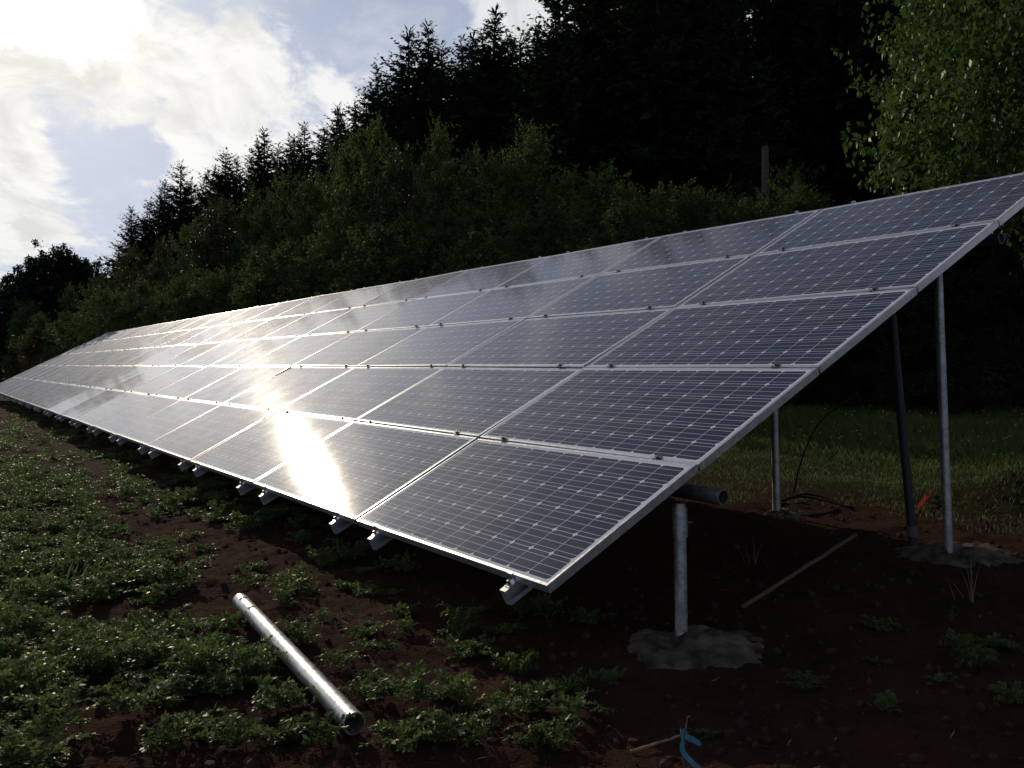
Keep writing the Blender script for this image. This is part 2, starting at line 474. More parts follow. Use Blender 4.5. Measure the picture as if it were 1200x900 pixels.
pC = post(1.86, VR, 911.5, 604, label='slim steel post farther back, grass behind it, cut off by the panel edge', rad=.033)
for i in range(1, 10):
    post(-.02 + i * 4.05, VF, label='steel front post in the shadow under the panels', group='hidden posts deep under the array')
for i in range(1, 9):
    post(1.86 + i * 4.1, VR, label='tall steel back post in the shadow under the panels', group='hidden back posts deep under the array')

def footing(p, rx, ry, h, label, seed):
    root_v = []; f = []
    n, rings = 96, 18; rr = random.Random(seed)
    for k in range(rings):
        t = k / (rings - 1)
        for j in range(n):
            a = 2 * math.pi * j / n
            e = 1 + .34 * mnoise.noise((math.cos(a) * 1.6, math.sin(a) * 1.6, seed)) + .14 * mnoise.noise((math.cos(a) * 5, math.sin(a) * 5, seed)) + .05 * mnoise.noise((math.cos(a) * 14, math.sin(a) * 14, seed))
            x = p.x + math.cos(a) * rx * e * t; y = p.y + math.sin(a) * ry * e * t
            z = float(gsurf(x, y)) * .5 + gz(x, y) * .5 + h * (1 - t ** 3.5) * (.75 + .7 * mnoise.noise((x * 6, y * 6, seed))) - .05 * t ** 8 + .022 * mnoise.noise((x * 19, y * 19, seed)) + .010 * mnoise.noise((x * 48, y * 48, seed))
            root_v.append((x - p.x, y - p.y, z - p.z))
    for k in range(rings - 1):
        for j in range(n):
            a = k * n + j; b = k * n + (j + 1) % n
            f.append((a, b, b + n, a + n))
    f.append(tuple(range(n))[::-1])
    o = mesh_obj('concrete_footing', root_v, f, M_CONC, None, True); o.location = p
    tag(o, label, 'footing', 'concrete footings of the posts'); return o
fa = pA.location
footing(Vector((fa.x + .06, fa.y - .05, fa.z)), .38, .27, .055, 'wide rough concrete footing round the near corner post', 3)
fb = pB.location
footing(Vector((fb.x + .03, fb.y - .05, fb.z)), .48, .36, .06, 'rough concrete footing shared by the tall post and the conduit at the right', 8)
fc = pC.location
footing(Vector((fc.x + .08, fc.y - .02, fc.z)), .22, .2, .06, 'small dim concrete footing of the slim post farther back', 15)

# dark conduit
def conduit():
    d0 = ground_at(1071, 646)
    root = empty('conduit', d0)
    dr = ray(1037, 285); top = Vector((0, 0, CAM_H)) + dr * ((d0.y + .05) / dr.y) - d0
    m = MB(); m.tube([(0, 0, -.1), (0, 0, .0), top], .030, 18); auto_smooth(m.build('pipe', M_PVC, root))
    dd = top.normalized()
    m = MB(); m.tube([dd * .10, dd * .17], .035, 18); auto_smooth(m.build('coupling', M_PVC2, root))
    tag(root, 'dark grey plastic conduit pipe leaning beside the tall right post', 'conduit')
conduit()

# ------------------------------------------------------------------ loose things on the ground
def ground_pipe():
    a = ground_at(281, 724); b = ground_at(415, 873); r = .040
    a.z = gsurf(a.x, a.y) + r + .03; b.z = gsurf(b.x, b.y) + r + .012
    root = empty('steel_pipe', a); d = b - a
    m = MB(); m.pipe((0, 0, 0), d, r, .004, 32); auto_smooth(m.build('tube', M_BRIGHT, root))
    up = Vector((0, 0, 1)); dn = d.normalized(); side = dn.cross(up).normalized(); top = side.cross(dn).normalized()
    for t, ang in ((.055, 12), (.16, 12)):
        c = dn * (d.length * t)
        m = MB()
        vs = []
        for kk in range(5):
            an = R(ang - 28 + 14 * kk); o2 = top * math.cos(an) + side * math.sin(an)
            for e in (-.014, .014): vs.append(c + dn * e + o2 * (r + .0012))
        i = 0; m.v = [tuple(v) for v in vs]; m.f = [(2*k2, 2*k2+1, 2*k2+3, 2*k2+2) for k2 in range(4)]
        m.build('bolt_slot', M_DARK, root)
    m = MB(); m.tube([dn * (d.length * .985), dn * (d.length * .6)], r - .0045, 24); m.build('dark_bore', M_DARK, root) if False else None
    tag(root, 'bright galvanised steel pipe with two slots lying among the weeds', 'pipe')
ground_pipe()

def stick(a, b, r0, r1, label, name='wooden_pole', mat=M_WOOD, lift=.02):
    a = ground_at(*a); b = ground_at(*b); a.z = gsurf(a.x, a.y) + r0 * .7; b.z = gsurf(b.x, b.y) + r1 + lift
    m = MB(); n = 8
    pts = [a.lerp(b, t / n) + Vector((random.gauss(0, .0015), random.gauss(0, .0015), random.gauss(0, .0015))) for t in range(n + 1)]
    pts = [p - a for p in pts]
    m.tube(pts, [r0 + (r1 - r0) * t / n for t in range(n + 1)], 9)
    o = m.build(name, mat, None, True); o.location = a; tag(o, label, 'stick'); return o
stick((871, 719), (1003, 639), .012, .014, 'thin weathered wooden pole lying on the dark soil behind the near post', lift=.06)
stick((738, 879), (800, 872), .006, .004, 'small dry twig on the soil left of the blue ribbon', 'dry_twig', M_STRAW)
stick((1040, 652), (1150, 668), .006, .004, 'dry plant stalk lying across the right concrete footing', 'dry_stalk', M_STRAW, .08) if False else None

def ribbon_stake():
    b = ground_at(803, 915); root = empty('marker_twig', b); root.scale = (.84, .84, .82)
    top = Vector((.012, .0, .235))
    m = MB(); m.tube([(0, 0, -.04), (-.006, 0, .08), (.001, 0, .16), top], [.005, .0048, .004, .003], 7)
    m.tube([top, top + Vector((.012, 0, .004))], [.004, .002], 6)
    m.build('twig', M_WOOD, root, True)
    tag(root, 'upright broken twig with blue plastic ribbon tied round it', 'marker')
    # ribbon: knot, short tail and a long hanging tail
    v, f = [], []
    def strip(pts, wd):
        i = len(v)
        for p, wv in zip(pts, wd):
            v.append((p[0] - wv[0], p[1] - wv[1], p[2] - wv[2])); v.append((p[0] + wv[0], p[1] + wv[1], p[2] + wv[2]))
        for kq in range(len(pts) - 1): f.append((i+2*kq, i+2*kq+1, i+2*kq+3, i+2*kq+2))
    strip([(-.004, -.012, .20), (-.012, -.014, .17), (-.010, -.016, .15), (-.016, -.016, .13), (-.008, -.014, .10), (.02, -.02, .075), (.055, -.03, .04), (.10, -.04, .012)],
          [(.005, 0, .004), (.008, 0, 0), (.004, 0, .003), (.010, 0, -.003), (.012, .003, .004), (.006, .004, .007), (.005, .004, .009), (.006, .004, .010)])
    strip([(-.004, -.014, .165), (.018, -.022, .163), (.045, -.028, .148), (.058, -.03, .138)], [(.001, 0, .012), (.002, 0, .014), (.003, 0, .011), (.003, 0, .007)])
    strip([(-.014, .008, .19), (-.016, -.008, .175), (.010, -.014, .17), (.014, .006, .178)], [(0, 0, .012)] * 4)
    rb = mesh_obj('ribbon', v, f, M_RIBBON, root, True)
    sm = rb.modifiers.new('solid', 'SOLIDIFY'); sm.thickness = .0012
    sd = rb.modifiers.new('sub', 'SUBSURF'); sd.levels = 2; sd.render_levels = 2
ribbon_stake()

def tuft(name, p, n, h, spread, mat, seed, wid=.006):
    rr = random.Random(seed); v, f = [], []
    for k2 in range(n):
        a = rr.uniform(0, 6.28); l = h * rr.uniform(.55, 1.1); sx = math.cos(a) * spread * rr.uniform(.2, 1); sy = math.sin(a) * spread * rr.uniform(.2, 1)
        b0 = (rr.gauss(0, .02), rr.gauss(0, .02)); pa = rr.uniform(0, 3.14); wx, wy = math.cos(pa) * wid / 2, math.sin(pa) * wid / 2
        i = len(v)
        for t in (0, .35, .7, 1):
            x = b0[0] + sx * t ** 1.7; y = b0[1] + sy * t ** 1.7; z = l * (t - .12 * t ** 3); q = 1 - t * .9
            v += [(x - wx * q, y - wy * q, z - .01), (x + wx * q, y + wy * q, z - .01)]
        for t in range(3): f.append((i+2*t, i+2*t+1, i+2*t+3, i+2*t+2))
    o = mesh_obj(name, v, f, mat); o.location = p; return o
p = ground_at(1089, 588)
tag(tuft('grass_tuft', p, 14, .34, .16, M_STRAW, 2, .010), 'tall pale grass tuft beside the orange ribbon between the right posts', 'grass tuft')
def orange_ribbon():
    a = ground_at(1076, 600); b = ground_at(1092, 582); v, f = [], []; n = 12
    for k2 in range(n + 1):
        t = k2 / n; q = a.lerp(b, t); z = .02 + .035 * math.sin(t * 14) ** 2
        v += [(q.x - a.x, q.y - a.y - .012, z - .012 + q.z - a.z), (q.x - a.x + .01 * math.sin(t * 20), q.y - a.y + .012, z + .02 + q.z - a.z)]
    for k2 in range(n): f.append((2*k2, 2*k2+1, 2*k2+3, 2*k2+2))
    o = mesh_obj('orange_ribbon', v, f, M_ORANGE, None, True); o.location = a
    sm = o.modifiers.new('solid', 'SOLIDIFY'); sm.thickness = .001
    tag(o, 'crumpled orange-red ribbon scrap on soil between conduit and tall post', 'ribbon')
orange_ribbon()

def cables():
    root = None
    def gpt(px, py, h=0):
        g = ground_at(px, py); g.z = gsurf(g.x, g.y) + h; return g
    A = gpt(930, 578, .0)
    def at(px, py, dep): d = ray(px, py); return Vector((0, 0, CAM_H)) + d * (dep / d.y)
    pts = [A, at(936, 550, A.y), at(949, 514, A.y + .1), at(964, 491, A.y + .25), at(984, 475, A.y + .5), at(1006, 465, A.y + .8), at(1040, 458, A.y + 1.3)]
    def cat(P, n=8):
        out = []
        for i in range(len(P) - 1):
            p0, p1, p2, p3 = P[max(i-1, 0)], P[i], P[i+1], P[min(i+2, len(P)-1)]
            for k2 in range(n):
                t = k2 / n; out.append(.5 * ((2*p1) + (p2-p0)*t + (2*p0-5*p1+4*p2-p3)*t*t + (3*p1-p0-3*p2+p3)*t**3))
        return out + [P[-1]]
    m = MB(); m.tube([q - A for q in cat(pts)], .008, 8)
    o = m.build('black_cable', M_CABLE, None, True); o.location = A
    tag(o, 'thin black cable arching up out of the grass behind the slim post', 'cable')
    B = gpt(918, 592, .015)
    loop = [gpt(918, 592, .02), gpt(945, 583, .05), gpt(985, 592, .03), gpt(970, 603, .02), gpt(925, 606, .02), gpt(905, 598, .03), gpt(940, 588, .06), gpt(1000, 600, .02)]
    m = MB(); m.tube([q - B for q in cat(loop)], .010, 8)
    o = m.build('cable_coil', M_CABLE, None, True); o.location = B
    tag(o, 'loose loop of black cable lying on the soil near the slim post', 'cable')
cables()

def white_scrap():
    c = ground_at(-6, 660); c.z += .06
    m = MB(); m.box(-.11, .045, -.05, .05, -.06, .012)
    o = m.build('white_board', M_WHITE); o.location = c; o.rotation_euler = (R(4), R(12), R(-25))
    bv = o.modifiers.new('b', 'BEVEL'); bv.width = .004; bv.segments = 2
    tag(o, 'corner of a white plastic block among the weeds at the left edge', 'block')
white_scrap()

# ------------------------------------------------------------------ weeds
def weed_quads(seed, n_stem=16, h=.15, rad=.14):
    g = np.random.default_rng(seed); Q = []
    for s in range(n_stem):
        a = 2 * math.pi * (s + g.uniform(-.4, .4)) * .618; L = rad * g.uniform(.35, 1.25); hh = h * g.uniform(.55, 1.25)
        rise = g.uniform(.55, 1.15); npair = int(g.integers(8, 13)); dirv = np.array([math.cos(a), math.sin(a), 0]); sd = np.array([-math.sin(a), math.cos(a), 0])
        base = np.array([g.normal(0, .03), g.normal(0, .03), 0])
        curve = g.normal(0, .35)
        def P(t): return base + dirv * L * t + sd * curve * L * t * t + np.array([0, 0, hh * (rise * 1.6 * t - (rise * .95) * t * t)])
        for k2 in range(npair):
            t = .15 + .85 * (k2 + .5) / npair; pnt = P(t); tang = P(t + .02) - P(t - .02); tang /= np.linalg.norm(tang)
            up = np.cross(tang, sd); up *= np.sign(up[2]) if abs(up[2]) > 1e-6 else 1
            ll = .031 * (1 - .6 * abs(t - .5)) * g.uniform(.7, 1.3)
            for sg in (-1, 1, 0) if k2 % 2 else (-1, 1):
                d = sd * (sg * .85 + g.normal(0, .2)) + tang * g.uniform(.2, .9) + up * g.uniform(-.25, .75) + g.normal(0, .25, 3); d /= np.linalg.norm(d)
                wv = np.cross(d, up + g.normal(0, .45, 3)); wv /= np.linalg.norm(wv) + 1e-9; ww = ll * g.uniform(.20, .33)
                Q.append([pnt, pnt + d * ll * .5 + wv * ww, pnt + d * ll - up * .004, pnt + d * ll * .5 - wv * ww])
        tip = P(1.0); d = P(1.02) - P(.98); d /= np.linalg.norm(d); wv = np.cross(d, [0, 0, 1.]); wv /= np.linalg.norm(wv) + 1e-9
        Q.append([tip, tip + d * .012 + wv * .007, tip + d * .026, tip + d * .012 - wv * .007])
    return np.array(Q)
weedv = [weed_quads(100 + i, 12 + i % 5 * 4, .10 + .035 * (i % 4), .115 + .016 * (i % 3)) for i in range(10)]
weed_proto = []
def put_weed(i, x, y, s, rz):
    if weed_proto and len(weed_proto) > i and weed_proto[i]:
        o = weed_proto[i].copy(); COL.objects.link(o)
    else:
        o = quads_obj('weed', weedv[i], M_WEED); weed_proto.append(o)
    o.location = (x, y, gsurf(x, y) - .005); o.rotation_euler = (random.gauss(0, .08), random.gauss(0, .08), rz); o.scale = (s, s, s * random.uniform(.85, 1.2))
    return o
for i in range(7):                                 # first seven, one of each shape
    pass
LISTED = [  # px, py, scale, label
 (428, 748, .95, 'feathery weed clump just right of the middle of the steel pipe'),
 (425, 822, .85, 'feathery weed clump touching the near open end of the steel pipe'),
 (475, 822, 1.15, 'large pale-tipped weed clump a step right of the steel pipe end'),
 (540, 745, .9, 'sprawling weed clump on bare soil below the near panel corner'),
 (560, 768, .9, None), (525, 762, .8, None), (512, 868, 1.0, None), (545, 878, .9, None), (480, 880, 1.1, None),
 (605, 792, .9, 'dark weed clump behind and left of the biggest weed on the bare soil'),
 (655, 812, 1.35, 'biggest bushy weed clump on the bare soil below the near panel corner'),
 (672, 845, .95, None), (596, 842, .85, None), (620, 832, .8, None),
 (640, 878, .95, 'lone pale weed clump left of the blue ribbon'),
 (716, 797, .6, 'single small weed on the bare soil left of the near footing'),
 (645, 725, 1.0, None), (620, 722, .9, None), (592, 745, .85, None), (690, 735, .8, None), (560, 722, .7, None),
 (828, 865, .42, 'tiny weed just right of the blue ribbon'),
 (942, 808, .55, 'small weed alone on the dark soil right of the near footing'),
 (1038, 842, .5, 'small weed alone on dark soil under the right footing'),
 (1030, 735, .7, None), (1100, 800, .55, None), (1188, 835, .7, None), (1130, 770, .8, None), (1170, 760, .8, None), (1150, 785, .7, None), (1030, 775, .5, None),
 (430, 790, .35, None), (425, 765, .4, None), (355, 755, .8, None), (325, 780, .7, None), (340, 840, .95, None), (375, 880, .9, None), (320, 838, .9, None),
 (330, 875, .8, None), (275, 885, .8, None), (250, 860, .9, None), (205, 880, 1.1, None), (150, 850, 1.1, None), (225, 800, 1.1, None), (250, 780, 1.0, None),
 (280, 795, .7, None), (270, 745, .9, None), (195, 745, 1.0, None), (190, 700, .9, None), (195, 660, 1.0, None), (235, 668, .8, None), (165, 690, .8, None),
 (120, 800, 1.1, None), (60, 870, 1.2, None), (100, 745, 1.0, None), (290, 690, .9, None), (350, 640, .9, None), (375, 665, .8, None), (405, 690, .7, None),
 (430, 700, .65, None), (460, 695, .7, None), (470, 725, .7, None), (350, 690, .8, None), (330, 715, .7, None),
]
own = []
for kk, (px, py, s, lab) in enumerate(LISTED):
    g = ground_at(px, py)
    o = put_weed(kk % 10, g.x, g.y, s * .86, random.uniform(0, 6.28))
    own.append((g.x, g.y))
    tag(o, lab or 'low feathery green weed growing with others like it in dark red soil', 'weed', 'separate weeds on the red soil')
# the dense carpet further left, uncountable
car = []
cg = np.random.default_rng(5)
pipeA, pipeB = ground_at(281, 724), ground_at(415, 873)
def seg_dist(x, y):
    d = pipeB - pipeA; t = max(0, min(1, ((x - pipeA.x) * d.x + (y - pipeA.y) * d.y) / (d.x ** 2 + d.y ** 2)))
    return math.hypot(x - pipeA.x - d.x * t, y - pipeA.y - d.y * t)
count = 0
for _ in range(16000):
    y = 1.8 + 30 * cg.random() ** 1.6; x = cg.uniform(-1.05 * y - .4, .35)
    q = .835 * x + .55 * y - .5                     # distance behind the bottom edge (edge at about 1.75)
    qq = .835 * (x - OW.x) + .55 * (y - OW.y)
    if qq > 1.0: continue
    dens = 1.0 if x < -1.2 - .14 * (y - 3) else max(0, 1 - (x + 1.2 + .14 * (y - 3)) / 1.4) * .6
    if qq > -.9: dens *= .45
    nn = mnoise.noise((x * .8, y * .8, 2.2)) + .6 * mnoise.noise((x * 2.3, y * 2.3, 7.7))
    far = min(1, max(0, (y - 5) / 5))
    if nn + .75 * far < .14 - .62 * (dens - .35): continue
    if cg.random() > dens * (.75 if y < 6 else .85) / max(1, (1 if y < 10 else 1.4)): continue
    if seg_dist(x, y) < .16: continue
    s = .32 + .7 * cg.random() ** 1.6; a = cg.uniform(0, 6.28)
    Wq = weedv[int(cg.integers(10))].copy() * s
    if y > 9: Wq = Wq[::2] * np.array([1.15, 1.15, 1.15])
    ca, sa = math.cos(a), math.sin(a)
    X2 = Wq[..., 0] * ca - Wq[..., 1] * sa + x; Y2 = Wq[..., 0] * sa + Wq[..., 1] * ca + y
    car.append(np.stack([X2, Y2, Wq[..., 2] + gsurf(x, y) - .005], -1)); count += 1
tag(quads_obj('weed_carpet', np.concatenate(car), M_WEED), 'dense carpet of low feathery green weeds left of the array', 'weeds', None, 'stuff')
print('carpet clumps', count)

gb = []
for _ in range(9000):
    y = 4.5 + 22 * cg.random() ** 1.3; x = cg.uniform(-1.0 * y - .4, .1)
    qq = .835 * (x - OW.x) + .55 * (y - OW.y)
    if qq > -1.2 or seg_dist(x, y) < .08: continue
    if mnoise.noise((x * .9, y * .9, 31.)) + .5 * mnoise.noise((x * 3, y * 3, 12.)) + (.25 if y > 8 else 0) < .12: continue
    h = cg.uniform(.05, .17); a = cg.uniform(0, 6.28); b = cg.uniform(0, 6.28); wd = cg.uniform(.003, .006); ln = cg.uniform(.2, .9) * h; z = gsurf(x, y) - .005
    wx, wy, lx, ly = math.cos(b) * wd / 2, math.sin(b) * wd / 2, math.cos(a) * ln, math.sin(a) * ln
    gb.append([(x - wx, y - wy, z), (x + wx, y + wy, z), (x + wx * .6 + lx * .4, y + wy * .6 + ly * .4, z + h * .65), (x + lx, y + ly, z + h)])
tag(quads_obj('sparse_grass', np.array(gb), M_GRASS), 'thin grass blades growing between the weeds', 'grass', None, 'stuff')

# loose clods and straw bits on the soil
cl_v, cl_f = [], []
ico = bmesh.new(); bmesh.ops.create_icosphere(ico, subdivisions=1, radius=1)
iv = np.array([v.co[:] for v in ico.verts]); ifc = [[v.index for v in f.verts] for f in ico.faces]; ico.free()
for _ in range(5200):
    y = 2.0 + 6 * cg.random() ** 1.4; x = cg.uniform(-.75 * y, .7 * y)
    s = .004 + .020 * cg.random() ** 4; i = len(cl_v)
    vv = iv * (s * cg.uniform(.7, 1.3, (1, 3))) * (1 + cg.normal(0, .12, (len(iv), 1)))
    z = gsurf(x, y) + s * .3
    cl_v += [(a + x, b + y, c2 + z) for a, b, c2 in vv]; cl_f += [[i + q for q in f] for f in ifc]
M_CLOD = plain('soil_clods', (.040, .020, .015), .95, .4, 30)
tag(mesh_obj('soil_crumbs', cl_v, cl_f, M_CLOD), 'loose crumbs of red soil and small stones', 'soil', None, 'stuff')
sv = []
for _ in range(420):
    y = 2.2 + 8 * cg.random() ** 1.3; x = cg.uniform(-.6 * y, .65 * y); a = cg.uniform(0, 3.14); l = cg.uniform(.02, .09); wd = .0018
    if _ < 60: px0 = ground_at(392, 728); x, y, l = px0.x + cg.normal(0, .10), px0.y + cg.normal(0, .08), cg.uniform(.06, .18)
    z = gsurf(x, y) + .006; dx, dy = math.cos(a) * l / 2, math.sin(a) * l / 2
    sv.append([(x-dx, y-dy, z), (x-dy*wd/l*2, y+dx*wd/l*2, z + .006), (x+dx, y+dy, z + cg.uniform(0, .02)), (x+dy*wd/l*2, y-dx*wd/l*2, z + .004)])
tag(quads_obj('straw_litter', np.array(sv), M_STRAW), 'scattered dry straw bits on the soil', 'straw', None, 'stuff')

# ------------------------------------------------------------------ grass field behind the array
gq = []; fl = []
gg = np.random.default_rng(12)
for _ in range(230000):
    y = 5.5 + 17 * gg.random(); x = gg.uniform(.1 * y, 1.05 * y + 3)
    q = .835 * x + .55 * y; nn = mnoise.noise((x * .55, y * .55, 4.4)); n2 = mnoise.noise((x * 2.2, y * 2.2, 8.4))
    edge = (q - 6.9 + 1.6 * nn + 1.2 * n2) / 2.0
    if edge < 0 or q > 20: continue
    if gg.random() > min(1, .25 + edge * .4): continue
    tall = min(1, max(0, (q - 9.5) / 3)); h = (.045 + .24 * tall * (1 + .6 * nn)) * gg.uniform(.6, 1.3)
    a = gg.uniform(0, 6.28); wd = gg.uniform(.006, .012); ln = gg.uniform(.1, .7) * h; z = gz(x, y) - .01 + .05 * mnoise.noise((x * .9, y * .9, 3.1))
    b = gg.uniform(0, 6.28); wx, wy = math.cos(b) * wd / 2, math.sin(b) * wd / 2; lx, ly = math.cos(a) * ln, math.sin(a) * ln
    gq.append([(x - wx, y - wy, z), (x + wx, y + wy, z), (x + wx * .6 + lx * .45, y + wy * .6 + ly * .45, z + h * .62), (x + lx, y + ly, z + h)])
    if tall > .25 and gg.random() < .007:
        fl.append((x + lx, y + ly, z + h + .02))
tag(quads_obj('meadow_grass', np.array(gq), M_GRASS), 'rough green meadow grass behind the array', 'grass', None, 'stuff')
fv = []
for (x, y, z) in fl:
    r = .019
    for a in (0, 1.05, 2.1): fv.append([(x - math.cos(a) * r, y - math.sin(a) * r, z), (x, y, z - r * .5), (x + math.cos(a) * r, y + math.sin(a) * r, z), (x, y, z + r * .6)])
tag(quads_obj('meadow_flowers', np.array(fv), M_YELLOW), 'tiny yellow flowers dotted through the meadow grass', 'flowers', None, 'stuff')
print('grass', len(gq), 'flowers', len(fl))

# ------------------------------------------------------------------ trees
def unit(v): return v / (np.linalg.norm(v, axis=-1, keepdims=True) + 1e-9)

def conifer_mesh(seed, H=18., Rm=3.6, dens=1.0):
    g = np.random.default_rng(seed); Q = []
    z = H * .05; lean = g.normal(0, .012, 2)
    while z < H * .985:
        t = z / H; L0 = 1.15 * Rm * (1 - t) ** .71 * (.75 + .25 * math.sin(min(1, t * 6) * 1.57)) + .07
        nb = int(g.integers(5, 8)) if t < .9 else 4
        a0 = g.uniform(0, 6.28)
        for bidx in range(nb):
            a = a0 + 6.283 * bidx / nb + g.normal(0, .2); L = L0 * g.uniform(.55, 1.22)
            if g.random() < .06: L *= .4
            d = np.array([math.cos(a), math.sin(a), 0]); sd = np.array([-d[1], d[0], 0])
            rise = g.uniform(-.10, .22) + .55 * t; droop = g.uniform(.15, .5) * (1 - t)
            o = np.array([lean[0] * z, lean[1] * z, z + g.normal(0, .1)])
            m = max(6, int(L / .11 * dens)); tt = (np.arange(m) + g.random(m)) / m
            P = o + d * (L * tt)[:, None] + np.stack([0*tt, 0*tt, L * (rise * tt - droop * tt**2 + .12 * tt**4)], -1)
            for rep in range(3):
                s = np.where(g.random(m) < .5, -1., 1.)
                tl = (.11 + .10 * (1 - t) + .68 * (1 - tt) * min(1, L / 2.0) * (1 - .35 * t)) * g.uniform(.6, 1.25, m)
                dv = unit(d * g.uniform(.35, 1.0, (m, 1)) + sd * (s * g.uniform(.3, 1.0, m))[:, None] + np.array([0, 0, 1.]) * g.normal(-.15, .35, (m, 1)))
                if rep == 2: dv = unit(d * 1.0 + sd * g.normal(0, .3, (m, 1)) + np.array([0, 0, 1.]) * g.normal(.05, .3, (m, 1)))
                wv = unit(np.cross(dv, g.normal(0, 1, (m, 3)) + np.array([0, 0, 1.2]))) * (tl * g.uniform(.13, .22, m))[:, None]
                e = dv * tl[:, None]
                Q.append(np.stack([P, P + e * .45 + wv, P + e, P + e * .45 - wv], 1))
        z += (.28 + .16 * g.random()) * (1 if t < .8 else .62) * H / 18.
    tip = np.array([lean[0] * H, lean[1] * H, H])
    for k2 in range(14):
        a = g.uniform(0, 6.28); P = tip - np.array([0, 0, g.uniform(0, .9)]); dv = np.array([math.cos(a) * .25, math.sin(a) * .25, .35]); wv = np.array([-math.sin(a), math.cos(a), 0]) * .035
        Q.append(np.array([[P, P + dv * .5 + wv, P + dv, P + dv * .5 - wv]]))
    return np.concatenate(Q), lean

def leaf_quads(P, size, g, droop=.3, aspect=.55):
    n = len(P); dv = g.normal(0, 1, (n, 3)); dv[:, 2] -= droop * 2; dv = unit(dv)
    wv = unit(np.cross(dv, g.normal(0, 1, (n, 3)))); nm = np.cross(dv, wv); s = size * g.uniform(.6, 1.3, (n, 1))
    return np.stack([P, P + dv * s * .45 + wv * s * aspect * .5, P + dv * s - nm * s * .12, P + dv * s * .45 - wv * s * aspect * .5], 1)

def broad_mesh(seed, H=9., Rm=2.6, leaves=11000, size=.13, base=.08, nclump=70, droop=.3, top_pointy=.6, ps=22, lf=1.0):
    g = np.random.default_rng(seed); cl = []
    limbs = []
    for k2 in range(nclump):
        t = base + (1 - base) * g.random() ** .85
        prof = (math.sin(math.pi * min(1, (t * .86 + .14))) ** top_pointy) * (1 - .25 * t)
        a = g.uniform(0, 6.28); rr = Rm * prof * math.sqrt(g.uniform(.25 if ps < 60 else .02, 1.0)) * g.uniform(.8, 1.15)
        c = np.array([math.cos(a) * rr, math.sin(a) * rr, H * t * g.uniform(.94, 1.0)]); cl.append((c, g.uniform(.35, .85) * Rm * .34, t))
    per = leaves // nclump; Q = []
    for c, r, t in cl:
        n = int(per * g.uniform(.6, 1.4)); shoots = max(3, n // ps)
        for s in range(shoots):
            # each clump is a handful of leafy shoots pointing up and outwards
            o = c + g.normal(0, .45, 3) * r; dv = unit(np.array([c[0] * .35, c[1] * .35, 0.3 * Rm]) / Rm + g.normal(0, .6, 3) + np.array([0, 0, .35 - droop * .6])); L = r * g.uniform(.7, 1.7) * lf
            tt = g.random(ps); P = o + dv * (L * tt)[:, None] + g.normal(0, .09 * r * (ps / 22) ** .5 + .03, (ps, 3)) * (1.15 - tt)[:, None]
            Q.append(leaf_quads(P, size, g, droop))
    return np.concatenate(Q), cl

def trunk_mb(H, r0, bend=.02, seed=0, cl=None, nlimb=0, Rm=1, rf=.12):
    rr = random.Random(seed); m = MB(); n = 8
    pts = [Vector((rr.gauss(0, bend) * k2, rr.gauss(0, bend) * k2, H * k2 / n - .15)) for k2 in range(n + 1)]
    m.tube(pts, [max(.012, r0 * (1 - (1 - rf) * k2 / n)) for k2 in range(n + 1)], 9)
    if cl:
        for c, r, t in cl[:nlimb]:
            k2 = max(1, min(n - 1, int(t * n * .7))); p0 = pts[k2]; c = Vector(c)
            mid = p0.lerp(c, .5) + Vector((rr.gauss(0, .12), rr.gauss(0, .12), -.1 * (c - p0).length * .5))
            m.tube([p0, mid, c], [r0 * .38 * (1 - t * .5), r0 * .22, .012], 6)
    return m

class Species:
    def __init__(s): s.proto = {}
    def get(s, key, make):
        if key in s.proto:
            return copy_tree(s.proto[key])
        s.proto[key] = make(); return s.proto[key]
SP = Species()
def mk_conifer(i):
    spec = [(21, 18., 3.5), (22, 18., 3.0), (23, 18., 4.1), (24, 18., 3.3)][i]
    def f():
        Q, lean = conifer_mesh(*spec); r = empty('conifer_tree')
        quads_obj('crown', Q, M_NEEDLE, r)
        m = MB(); m.tube([(lean[0] * z, lean[1] * z, z) for z in (-.4, 4, 9, 14, 17.6)], [.26, .2, .14, .07, .02], 8); m.build('trunk', M_BARK, r, True)
        return r
    return SP.get(('c', i), f)
def mk_broad(i, mat=M_LEAF, key='b'):
    spec = [(31, 9., 2.7, 24000, .115, .06, 60, .25, .55, 32, .9), (32, 9., 2.3, 30000, .09, .06, 48, .1, .75, 26, 1.1), (33, 9., 3.0, 22000, .135, .05, 70, .4, .45, 40, .8)][i]
    def f():
        Q, cl = broad_mesh(*spec); r = empty('leafy_tree'); quads_obj('crown', Q, mat, r)
        trunk_mb(8.2, .13, .025, spec[0], cl, 18).build('trunk', M_BARK, r, True); return r
    return SP.get((key, i), f)

def place_tree(o, px, py_top, depth, H0, wx=1.0, rz=None):
    x = at_depth(px, depth); d = ray(px, py_top); ztop = CAM_H + d.z / d.y * depth
    zb = gz(x, depth) - .1; s = (ztop - zb) / H0
    o.location = (x, depth, zb); o.scale = (s * wx, s * wx, s); o.rotation_euler = (0, 0, random.uniform(0, 6.28) if rz is None else rz)
    return o

